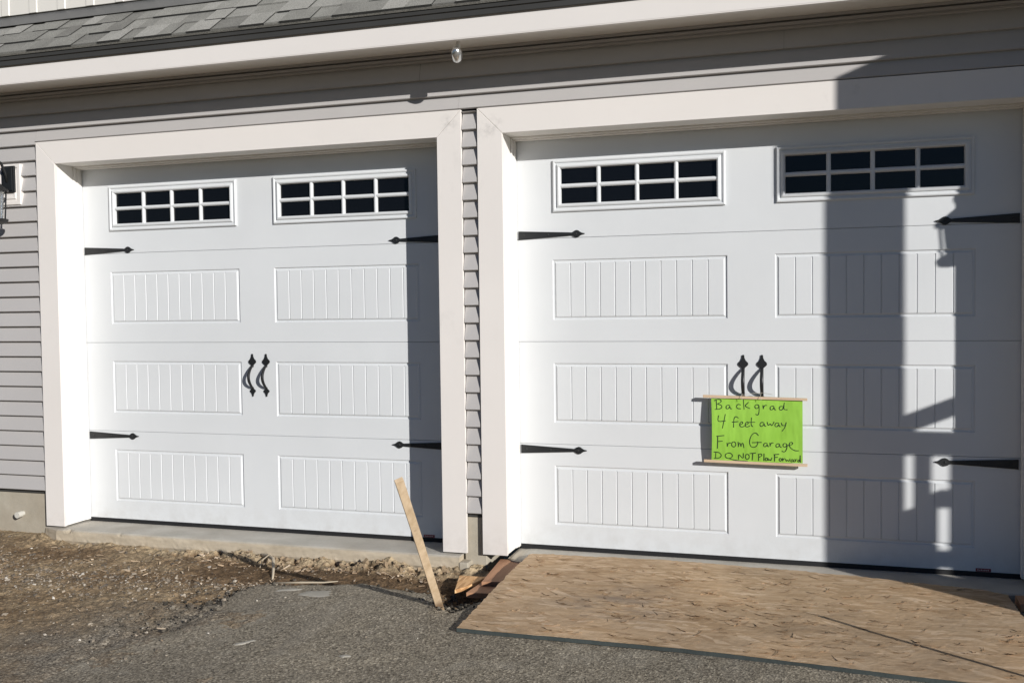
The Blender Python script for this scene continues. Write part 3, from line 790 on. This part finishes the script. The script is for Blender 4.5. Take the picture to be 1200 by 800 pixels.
# ------------------------------------------------------------------ ground
def sstep(a, b_, x):
    t = min(1, max(0, (x-a)/(b_-a))); return t*t*(3-2*t)
BY = [(1.60,-1.2),(1.72,-.86),(1.86,-.80),(2.18,-.69),(2.42,-.75),(2.56,-.76),(2.66,-.92),(2.74,-.98),(2.80,-.86),(2.9,-.55),(3.0,-.30),(6.5,-.27)]
def edge_d(x, y):
    # positive inside the asphalt
    yb = -9
    if x >= BY[0][0]:
        for (xa,ya),(xb,yb_) in zip(BY, BY[1:]):
            if xa <= x <= xb: yb = ya+(yb_-ya)*(x-xa)/(xb-xa)
        if x > 6.5: yb = -.27
    dv = yb-y if yb > -8 else -1
    dl = x-(1.64+.10*sstep(-1.2,-.9,y)-.35*sstep(-1.25,-2.4,y)*1.0 if False else 1.62)
    dl = x-(1.64 - .38*(1-sstep(-2.3,-1.25,y)))
    if x < 1.66 and y < -1.15: dv = dl
    d = min(dv, dl) if x < 2.0 else dv
    return d + .035*fbm(x, y, 6, 2.2) + .015*fbm(x, y, 25, 4.4, 3)
def ground_h(x, y):
    near = sstep(-1.3, -.75, y)
    z = -.070
    tr = sstep(.7, 1.5, x)*(1-sstep(2.75, 2.9, x))*near      # trench along the slab
    z -= .038*tr*sstep(-.95, -.7, y)
    z -= .022*near*(1-tr)
    big = fbm(x, y, 2.3, 1.0)*.014
    med = fbm(x, y, 11, 2.0)*.0105*(.45+.55*sstep(-2.0,-1.0,y))
    sm = fbm(x, y, 42, 3.0, 3)*.0055*(.6+.8*abs(noise.noise(Vector((x*3,y*3,5)))))
    inr = 1.0 if -1 < x < 5.5 and y > -3 else .3
    z += (big+med*inr+sm*inr)
    # crumbling sandy bank against the slab
    if -.2 < x < 2.62:
        q = sstep(-.40+.05*noise.noise(Vector((x*5,0,0))), -.26, y)
        lump = abs(noise.noise(Vector((x*15, y*15, 6))))*.040+abs(noise.noise(Vector((x*40, y*40, 9))))*.020
        z += q*(.034*(tr*.8+.35)+.020*noise.noise(Vector((x*4.5,1,7)))) + q*(1-q*.3)*(lump-.022)
        # undercut right at the slab
        z -= sstep(-.285, -.255, y)*.018*max(0, noise.noise(Vector((x*7, 3, 3)))+.35)
        z -= q*.040*sstep(.02,.24,noise.noise(Vector((x*13,y*22,2))))*sstep(.5,1.0,x)
    if x <= -.1: z += .02*sstep(-.6, -.2, y)
    if y < -1.0 and 0 < x < 2.2:
        z += (1-sstep(.0,.6,-edge_d(x, y)))*.018*sstep(-1.0,-1.3,y)
    # pit beside the stake
    r = math.hypot((x-2.68)/.17, (y+.62)/.30)
    z -= .05*max(0, 1-r*r)
    return z
def tgrid(fx, fy, step, x_ext, y_ext):
    xs = list(np.arange(fx[0], fx[1]+1e-6, step)); ys = list(np.arange(fy[0], fy[1]+1e-6, step))
    def ext(a, far, sgn):
        out = []; d = step*2; p = a
        while abs(p-far) > 1e-6:
            p = p+sgn*d; d *= 1.5
            if (p-far)*sgn > 0: p = far
            out.append(p)
        return out
    xs = ext(xs[0], x_ext[0], -1)[::-1]+xs+ext(xs[-1], x_ext[1], 1)
    ys = ext(ys[0], y_ext[0], -1)[::-1]+ys+ext(ys[-1], y_ext[1], 1)
    return xs, ys
xs, ys = tgrid((-.75, 2.95), (-2.25, -.16), .0095, (-90, 90), (-90, 90))
mb = MB(); tn = []; gy = []
for y in ys:
    for x in xs:
        far = abs(x) > 12 or abs(y) > 12
        z = -.085 if far else ground_h(x, y)
        if y > -.15: z = -.16
        mb.v.append((x, y, z))
        t = .42 + .16*fbm(x, y, 3.1, 5) + .10*fbm(x, y, 14, 6)
        if not far:
            bank = sstep(-.40, -.27, y)*sstep(.3,.9,x)
            t = t*(1-bank)+.85*bank
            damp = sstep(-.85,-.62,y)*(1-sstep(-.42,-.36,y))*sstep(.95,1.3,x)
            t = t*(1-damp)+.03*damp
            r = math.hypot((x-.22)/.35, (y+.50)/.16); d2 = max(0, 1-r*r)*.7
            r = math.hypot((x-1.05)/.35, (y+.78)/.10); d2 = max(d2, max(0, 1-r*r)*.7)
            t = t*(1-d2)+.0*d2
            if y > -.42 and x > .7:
                cav_shade = sstep(.02,.24,noise.noise(Vector((x*13,y*22,2))))  # bank hollows darkened, shade painted into the tone
                t = t*(1-.9*cav_shade)
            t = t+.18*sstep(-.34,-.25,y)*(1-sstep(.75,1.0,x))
            e_ = -edge_d(x, y) if y < -.85 else 9
            gy.append(min(1, max(0, (1-sstep(.0,.75,e_))*sstep(-.9,-1.3,y)*(.75+.5*fbm(x,y,5,3)))))
        else: gy.append(0)
        tn.append(min(1, max(0, t)))
nx = len(xs)
for j in range(len(ys)-1):
    for i in range(nx-1):
        a = j*nx+i; mb.f.append((a,a+1,a+nx+1,a+nx))
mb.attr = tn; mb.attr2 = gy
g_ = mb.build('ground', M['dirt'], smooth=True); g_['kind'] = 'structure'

# asphalt driveway with a broken edge
xs, ys = tgrid((1.0, 5.3), (-2.25, -.22), .0135, (.8, 9.5), (-12, -.205))
mb = MB(); tn = []; ok = []
nx = len(xs)
for y in ys:
    for x in xs:
        d = edge_d(x, y) if y > -3.5 else (x-1.0)
        far = y < -6
        z = -.047 + (0 if far else .004*fbm(x, y, 1.6, 8)+.0022*fbm(x, y, 9, 3)+.0016*fbm(x, y, 60, 3, 2))
        z += .006*sstep(.0,.09,d)-.006
        t = sstep(.0, .030 if y > -1.25 else .22, d)
        z = z*t+((-.14) if y > -1.25 else -.085)*(1-t)
        mb.v.append((x, y, z)); ok.append(d > -.03)
        dust = .9*(1-sstep(.02,.5,d))*(1-sstep(1.75,2.2,x)) if x < 2.3 else .12*(1-sstep(0,.15,d))
        left = (1-sstep(1.05,2.05,x+.20*(y+1.6)))*1.0
        tn.append(min(1, max(dust, left, .06)))
for j in range(len(ys)-1):
    for i in range(nx-1):
        a = j*nx+i
        if ok[a] or ok[a+1] or ok[a+nx] or ok[a+nx+1]: mb.f.append((a,a+1,a+nx+1,a+nx))
mb.attr = tn
dr = mb.build('driveway', M['asphalt'], smooth=True); dr['kind'] = 'structure'
def top_h(x, y):
    d = edge_d(x, y)
    return -.047 if d > .02 else ground_h(x, y)

# loose stones
ICO = [Vector(p).normalized() for p in [(0,0,1),(1,0,.2),(.3,.95,.1),(-.8,.6,.2),(-.8,-.6,.1),(.3,-.95,.2),(.5,.3,-.9),(-.4,0,-.9)]]
ICF = [(0,1,2),(0,2,3),(0,3,4),(0,4,5),(0,5,1),(1,6,2),(2,6,3),(3,6,7),(3,7,4),(4,7,5),(5,7,6),(5,6,1)]
def stones(n, pick, size, name, mat, label, cat, flat=.6):
    mb = MB(); tn = []
    r = random.Random(hash(name) % 1000 if False else len(name)*13)
    k = 0
    while k < n:
        x, y, s = pick(r)
        if s is None: continue
        sz = size(r)*s
        z = top_h(x, y)+sz*.15
        q = Quaternion((r.gauss(0,1),r.gauss(0,1),r.gauss(0,1),r.gauss(0,1)+1e-3)).normalized()
        t = r.random()**1.4
        b0 = len(mb.v); a_, b_, c_ = sz*r.uniform(.7,1.3), sz*r.uniform(.6,1), sz*r.uniform(.35,.8)*flat/.6
        ez = Quaternion((0,0,1), r.uniform(0,6.3)) @ Quaternion((1,0,0), r.gauss(0,.35))
        for p in ICO:
            p = q @ (p*r.uniform(.8,1.15)); p = ez @ Vector((p.x*a_, p.y*b_, p.z*c_))
            mb.v.append((x+p.x, y+p.y, z+p.z)); tn.append(t)
        for f in ICF: mb.f.append(tuple(b0+i for i in f))
        k += 1
    mb.attr = tn
    o = mb.build(name, mat); tag(o, label, cat, None, 'stuff'); return o
def pick_g(r):
    x = r.uniform(-.7, 1.9); y = r.uniform(-2.0, -.26)
    # dense spread band from the wall corner to the asphalt edge
    if edge_d(x, y) > .05 and r.random() > .10: return 0, 0, None
    if x > 1.1 and -.66 < y < -.40 and r.random() > .12: return 0, 0, None
    dens = .12+.88*max(0, 1-abs((y+.85+.12*math.sin(x*3))/.42))
    if r.random() > dens: return 0, 0, None
    return x, y, 1
stones(3800, pick_g, lambda r: min(.014, .0026*math.exp(abs(r.gauss(0,.72)))), 'gravel', M['gravel'], 'loose gravel and small stones scattered over the bare dirt', 'gravel')
def pick_b(r):
    x = r.uniform(.9, 2.5); y = -.27-abs(r.gauss(0,.045)); return x, y, 1
M['clod'] = stone_mat('sandy_clod', [(0, (.24,.175,.11)), (.6, (.33,.25,.165)), (1, (.40,.305,.205))])
stones(380, pick_b, lambda r: min(.024, .0024*math.exp(abs(r.gauss(0,1.0)))), 'sand_clods', M['clod'], 'crumbled sandy clods along the slab edge', 'soil', .8)
def pick_r(r):
    a = r.random()
    if a < .45: x = r.gauss(2.70,.085); y = r.gauss(-.72,.13)
    elif a < .8:
        i = r.randrange(0, 9); (xa,ya),(xb,yb_) = BY[i], BY[i+1]; t = r.random(); x = xa+(xb-xa)*t+r.gauss(0,.02); y = ya+(yb_-ya)*t+r.gauss(.01,.025)
    else: x = r.uniform(1.4, 1.75); y = r.uniform(-1.6,-.85)
    if y > -.3: return 0, 0, None
    return x, y, 1
stones(1300, pick_r, lambda r: min(.013, .0028*math.exp(abs(r.gauss(0,.75)))), 'asphalt_rubble', M['rubble'], 'dark crumbs of broken asphalt along the ragged driveway edge', 'rubble', .9)
def pick_a(r):
    x = r.uniform(1.2, 5.1); y = r.uniform(-2.2, -.7)
    if edge_d(x, y) < .03: return 0, 0, None
    if 2.8 < x < 5.1 and y > -1.42: return 0, 0, None
    return x, y, 1
stones(900, pick_a, lambda r: min(.008, .0018*math.exp(abs(r.gauss(0,.55)))), 'driveway_grit', M['gravel'], 'fine grit scattered on the worn asphalt', 'grit')
# wood chips and straw
def slivers(n, pick, name, mat, label, ln=(.012,.05)):
    mb = MB(); tn = []; r = random.Random(77+n)
    for _ in range(n):
        x, y = pick(r); z = top_h(x, y)+.006; L = r.uniform(*ln)*r.uniform(.5,1); w = r.uniform(.0012,.005)
        a = r.uniform(0, 6.3); t = Vector((math.cos(a), math.sin(a), r.gauss(0,.18))); s = Vector((-math.sin(a), math.cos(a), r.gauss(0,.5)))*w
        c = Vector((x,y,z)); tt = r.random(); up = Vector((0,0,.0015))
        b0 = len(mb.v)
        for p in (c-t*L/2-s, c+t*L/2-s*.5, c+t*L/2+s*.6, c-t*L/2+s): mb.v.append(tuple(p)); mb.v.append(tuple(p+up)); tn += [tt]*2
        mb.f += [(b0+1,b0+3,b0+5,b0+7),(b0,b0+6,b0+4,b0+2),(b0,b0+2,b0+3,b0+1),(b0+2,b0+4,b0+5,b0+3),(b0+4,b0+6,b0+7,b0+5),(b0+6,b0,b0+1,b0+7)]
    mb.attr = tn; o = mb.build(name, mat); tag(o, label, 'debris', None, 'stuff')
def pk(r):
    a = r.random()
    if a < .45: return r.uniform(-.6,1.7), r.gauss(-.75,.18)
    if a < .85: return r.uniform(.9,2.45), r.gauss(-.37,.05)
    return r.uniform(-.5,1.8), r.uniform(-1.8,-.3)
slivers(420, pk, 'wood_chips', M['chips'], 'pale wood chips and straw littering the dirt by the slab')

# ------------------------------------------------------------------ OSB ramp sheet
def lerp_tab(tab, t):
    for (a, va), (b_, vb) in zip(tab, tab[1:]):
        if a <= t <= b_:
            q = (t-a)/(b_-a); return tuple(p+(s-p)*q for p, s in zip(va, vb))
    return tab[-1][1]
NE = [(0,(2.857,-.185)),(.05,(2.96,-.165)),(.35,(3.62,-.135)),(.7,(4.40,-.195)),(.95,(4.93,-.290)),(1,(5.012,-.345))]
SE = [(0,(2.862,-1.275)),(.2,(3.28,-1.275)),(.42,(3.76,-1.275)),(.6,(4.15,-1.300)),(.78,(4.54,-1.335)),(1,(5.03,-1.375))]
NXo, NYo = 150, 78
TO = .016
def osb_z(u, v):
    z = -.001 - .028*sstep(.0, .9, v)
    z += .010*math.sin(math.pi*v)*(1-.5*u)
    z += .004*math.sin(5.5*u+1)*(.3+v*(1-v)*2)
    if v < .3: z += .0
    return z+.0035*fbm(u*3, v*2, 1.5, 7)
verts = {}
ob = MB()
def osb_p(i, j, top):
    u, v = i/NXo, j/NYo
    n = lerp_tab(NE, u); s = lerp_tab(SE, u)
    x = n[0]+(s[0]-n[0])*v; y = n[1]+(s[1]-n[1])*v
    if j == 0: y += .012*noise.noise(Vector((x*9,0,1)))+.012*noise.noise(Vector((x*45,0,1)))
    if j == NYo: y += .0025*noise.noise(Vector((x*14,5,1)))
    if i in (0, NXo): x += .007*noise.noise(Vector((y*16,2,1)))+.006*noise.noise(Vector((y*60,2,1)))
    z = osb_z(u, v) + .0008*noise.noise(Vector((x*60,y*120,0)))
    return (x, y, z if top else z-TO)
for top in (1, 0):
    for j in range(NYo+1):
        for i in range(NXo+1): ob.v.append(osb_p(i, j, top))
n1_ = (NXo+1)*(NYo+1)
for j in range(NYo):
    for i in range(NXo):
        a = j*(NXo+1)+i
        ob.f.append((a+NXo+1, a+NXo+2, a+1, a)); ob.f.append((n1_+a, n1_+a+1, n1_+a+NXo+2, n1_+a+NXo+1))
# lifted flakes in the surface
R3 = random.Random(21)
for _ in range(480):
    u, v = R3.random()*.96+.02, R3.random()*.94+.03
    if R3.random() < .5: u = min(.97, max(.03, R3.gauss(.45,.25))); v = min(.96, max(.04, R3.gauss(.6,.25)))
    n = lerp_tab(NE, u); s = lerp_tab(SE, u); x = n[0]+(s[0]-n[0])*v; y = n[1]+(s[1]-n[1])*v
    z = osb_z(u, v)+.0006
    a = R3.gauss(.05,.55); L = R3.uniform(.015,.07); w = R3.uniform(.0015,.007)
    t = Vector((math.cos(a), math.sin(a), 0)); sd = Vector((-math.sin(a), math.cos(a), 0))*w; lift = R3.uniform(.001,.0085)
    c = Vector((x,y,z)); p0 = c-t*L/2; p1 = c; p2 = c+t*L/2
    l0 = R3.random()*lift
    ob.quad(tuple(p0-sd+Vector((0,0,l0))), tuple(p1-sd*1.1+Vector((0,0,lift*.3))), tuple(p1+sd*.9), tuple(p0+sd))
    ob.quad(tuple(p1-sd*1.1+Vector((0,0,lift*.3))), tuple(p2-sd*.6+Vector((0,0,lift))), tuple(p2+sd*.4+Vector((0,0,lift*.5))), tuple(p1+sd*.9))
OS = ob.build('osb_sheet', M['osb'])
tag(OS, 'weathered brown OSB sheet laid as a ramp before the right garage door', 'OSB sheet')
# painted dark edge band
ed = MB()
for j, i_rng in ((NYo, range(NXo)), (0, range(NXo))):
    for i in i_rng:
        a, b_ = Vector(osb_p(i, j, 1)), Vector(osb_p(i+1, j, 1)); dn = Vector((0,0,-TO)); o_ = Vector((0,-.001 if j else .001,0))
        dd = Vector((0,0,-.0004))
        ed.quad(tuple(a+dn+o_), tuple(b_+dn+o_), tuple(b_+o_+dd), tuple(a+o_+dd)); ed.quad(tuple(a+o_+dd), tuple(b_+o_+dd), tuple(b_+dd), tuple(a+dd))
for i in (0, NXo):
    for j in range(NYo):
        a, b_ = Vector(osb_p(i, j, 1)), Vector(osb_p(i, j+1, 1)); dn = Vector((0,0,-TO)); o_ = Vector((-.001 if i == 0 else .001,0,0)); dd = Vector((0,0,-.0004))
        ed.quad(tuple(a+dn+o_), tuple(b_+dn+o_), tuple(b_+o_+dd), tuple(a+o_+dd))
eo = ed.build('painted_edge', M['osbedge'], OS)

# ------------------------------------------------------------------ stake, scraps, small things
def oriented(pts8, name, mat, bevel=.001):
    mb = MB(); mb.v += pts8
    for q in ((0,3,2,1),(4,5,6,7),(0,1,5,4),(1,2,6,5),(2,3,7,6),(3,0,4,7)): mb.f.append(q)
    return mb.build(name, mat, bevel=bevel)
def stake(base, tip, w, d, name, mat, face=(0.35,-1,0)):
    base, tip = Vector(base), Vector(tip); t = (tip-base).normalized()
    f = Vector(face); f = (f-t*f.dot(t)).normalized(); s = t.cross(f).normalized()
    mb = MB(); n = 9; L = (tip-base).length
    for i in range(n):
        p = base+t*L*i/(n-1) + s*.004*math.sin(2.2*i/(n-1))
        for a, b_ in ((-1,1),(1,1),(1,-1),(-1,-1)): mb.v.append(tuple(p+s*a*w/2+f*b_*d/2))
    for i in range(n-1):
        for k in range(4): mb.f.append((i*4+k, i*4+(k+1)%4, i*4+4+(k+1)%4, i*4+4+k))
    mb.f.append((3,2,1,0)); mb.f.append(tuple(4*(n-1)+k for k in range(4)))
    o = mb.build(name, mat, bevel=.001)
    return o
b0 = Vector((2.667,-.975,-.04)); tp = Vector((2.752,-1.575,.612)); b0 = b0-(tp-b0).normalized()*.09
o = stake(b0, tp, .033, .016, 'wooden_stake', M['stakewood'], face=(.55,-1,.2))
tag(o, 'pale pine stake leaning out of the broken asphalt between the two doors', 'stake')
o = stake((5.555,-1.672,-.10), (5.504,-1.784,.508), .015, .010, 'marker_stake', M['stakewood'])
tag(o, 'thin wood marker stake standing past the right end of the OSB sheet', 'stake')
# scraps
o = oriented([(2.612,-.655,-.095),(2.715,-.605,-.10),(2.70,-.40,-.085),(2.560,-.40,-.085),(2.612,-.655,-.078),(2.665,-.61,-.082),(2.685,-.405,-.060),(2.545,-.405,-.060)], 'osb_scrap', M['osbfresh'])
mb = MB(); mb.prism([(2.625,-.665),(2.655,-.61),(2.700,-.42),(2.560,-.425)], -.083, -.066, ax='z')
bpy.data.objects.remove(o)
o = mb.build('osb_scrap', M['osbfresh'], bevel=.001); o.rotation_euler = (0,0,0)
tag(o, 'bright orange triangular OSB offcut in the gap left of the sheet', 'wood scrap')
mb = MB(); mb.prism([(2.735,-.60),(2.89,-.56),(2.86,-.16),(2.695,-.185)], -.056, -.038, ax='z')
o = mb.build('board_scrap', M['board'], bevel=.001)
tag(o, 'reddish board scrap with square end poking from under the OSB sheet', 'wood scrap')
mb = MB(); mb.prism([(2.70,-.715),(2.84,-.70),(2.88,-.45),(2.72,-.47)], -.082, -.058, ax='z')
o = mb.build('block_scrap', M['board'], bevel=.001)
tag(o, 'short wood block lying beneath the reddish board scrap', 'wood scrap')
mb = MB(); mb.prism([(5.045,-.43),(5.62,-.47),(5.63,-.33),(5.05,-.30)], -.045, -.012, ax='z')
o = mb.build('plank', M['board'], bevel=.0015)
tag(o, 'dark plank lying in shade off the right end of the OSB sheet', 'plank')
# pipe stub
mb = MB(); mb.tube([(-.33,-.175,.046),(-.33,-.232,.043)], .0145, 14); mb.tube([(-.33,-.20,.0445),(-.33,-.2335,.0430)], .0185, 14)
o = mb.build('pipe_stub', M['pvc'], smooth=False); tag(o, 'short white plastic pipe stub sticking out of the foundation wall', 'pipe')
# root
mb = MB(); mb.tube([(1.33,-.262,-.085),(1.38,-.285,-.074),(1.44,-.325,-.070),(1.50,-.39,-.062),(1.55,-.47,-.080),(1.60,-.56,-.098),(1.62,-.60,-.115)], [.006,.009,.010,.009,.008,.006,.004], 8)
mb.tube([(1.44,-.325,-.057),(1.43,-.38,-.075),(1.45,-.44,-.10)], [.004,.003,.002], 6)
o = mb.build('tree_root', M['root'], smooth=True); tag(o, 'pale bent tree root poking out of the crumbled bank under the slab', 'root')
mb = MB(); mb.tube([(1.80,-.86,-.038),(1.92,-.83,-.036),(2.02,-.80,-.037),(2.08,-.775,-.034)], [.003,.005,.004,.002], 6)
o = mb.build('twig', M['root'], smooth=True); tag(o, 'thin grey twig lying at the top edge of the asphalt', 'twig')
# mortar splats
def splat(cx, cy, rx, ry, rot, label, seed):
    mb = MB(); n = 26; ctr = []
    for ring_, (f, dz) in enumerate(((1,-.001),(.86,.0014),(.5,.0024))):
        for k in range(n):
            a = 2*math.pi*k/n; rr = f*(1+.38*noise.noise(Vector((math.cos(a)*1.6, math.sin(a)*1.6, seed)))+.25*noise.noise(Vector((math.cos(a)*6, math.sin(a)*6, seed))))
            x = rx*rr*math.cos(a); y = ry*rr*math.sin(a)
            mb.v.append((cx+x*math.cos(rot)-y*math.sin(rot), cy+x*math.sin(rot)+y*math.cos(rot), -.0465+dz))
    for r_ in range(2):
        for k in range(n): mb.f.append((r_*n+k, r_*n+(k+1)%n, (r_+1)*n+(k+1)%n, (r_+1)*n+k))
    mb.f.append(tuple(2*n+k for k in range(n)))
    o = mb.build('mortar_splat', M['splat'], smooth=True); tag(o, label, 'mortar splat', 'mortar splats on the asphalt')
splat(2.055,-.945,.085,.055,.4, 'large oval grey mortar splat near the asphalt edge, left of the stake', 1.5)
splat(1.90,-.925,.06,.022,.5, 'small narrow mortar splat beside the large oval one', 4.5)
splat(2.10,-1.602,.050,.014,.95, 'thin pale mortar streak in the middle of the asphalt foreground', 7.5)
splat(2.55,-1.63,.022,.014,.2, 'tiny pale mortar dab near the bottom of the asphalt', 9.5)

# ------------------------------------------------------------------ light, sky, camera
SUN = Vector((1.275,-1.0,.528)).normalized()
sd = bpy.data.lights.new('sun', 'SUN'); sd.energy = 5.0; sd.angle = math.radians(.4); sd.color = (1.0,.972,.935)
so = bpy.data.objects.new('sun', sd); col.objects.link(so); so.rotation_euler = SUN.to_track_quat('Z', 'Y').to_euler(); so.location = (8,-6,5)
w = bpy.data.worlds.new('World'); scene.world = w; w.use_nodes = True
nt = w.node_tree; bg = nt.nodes['Background']
sk = nt.nodes.new('ShaderNodeTexSky'); sk.sky_type = 'NISHITA'; sk.sun_disc = False
sk.sun_elevation = math.asin(SUN.z); sk.sun_rotation = math.atan2(SUN.x, SUN.y)
sk.air_density = 1.0; sk.dust_density = .2; sk.ozone_density = 2.5
nt.links.new(mix(nt, sk.outputs[0], (.80,.96,1.28), 1.0, 'MULTIPLY'), bg.inputs['Color']); bg.inputs['Strength'].default_value = .039

cam = bpy.data.cameras.new('camera'); co = bpy.data.objects.new('camera', cam); col.objects.link(co)
yaw, pitch, roll = 0.2996943294671546, -0.03449604994951983, -0.012839590189451302
f = Vector((-math.sin(yaw)*math.cos(pitch), math.cos(yaw)*math.cos(pitch), math.sin(pitch)))
r = f.cross(Vector((0,0,1))).normalized(); u = r.cross(f)
r2 = r*math.cos(roll)+u*math.sin(roll); u2 = -r*math.sin(roll)+u*math.cos(roll)
from mathutils import Matrix
mm = Matrix((r2, u2, -f)).transposed().to_4x4(); mm.translation = Vector((4.217128,-4.861796,1.243868))
co.matrix_world = mm
cam.sensor_width = 36; cam.lens = 1135.5348/1200*36; cam.clip_end = 500; cam.clip_start = .05
scene.camera = co
scene.view_settings.view_transform = 'Standard'; scene.view_settings.look = 'None'; scene.view_settings.exposure = 0
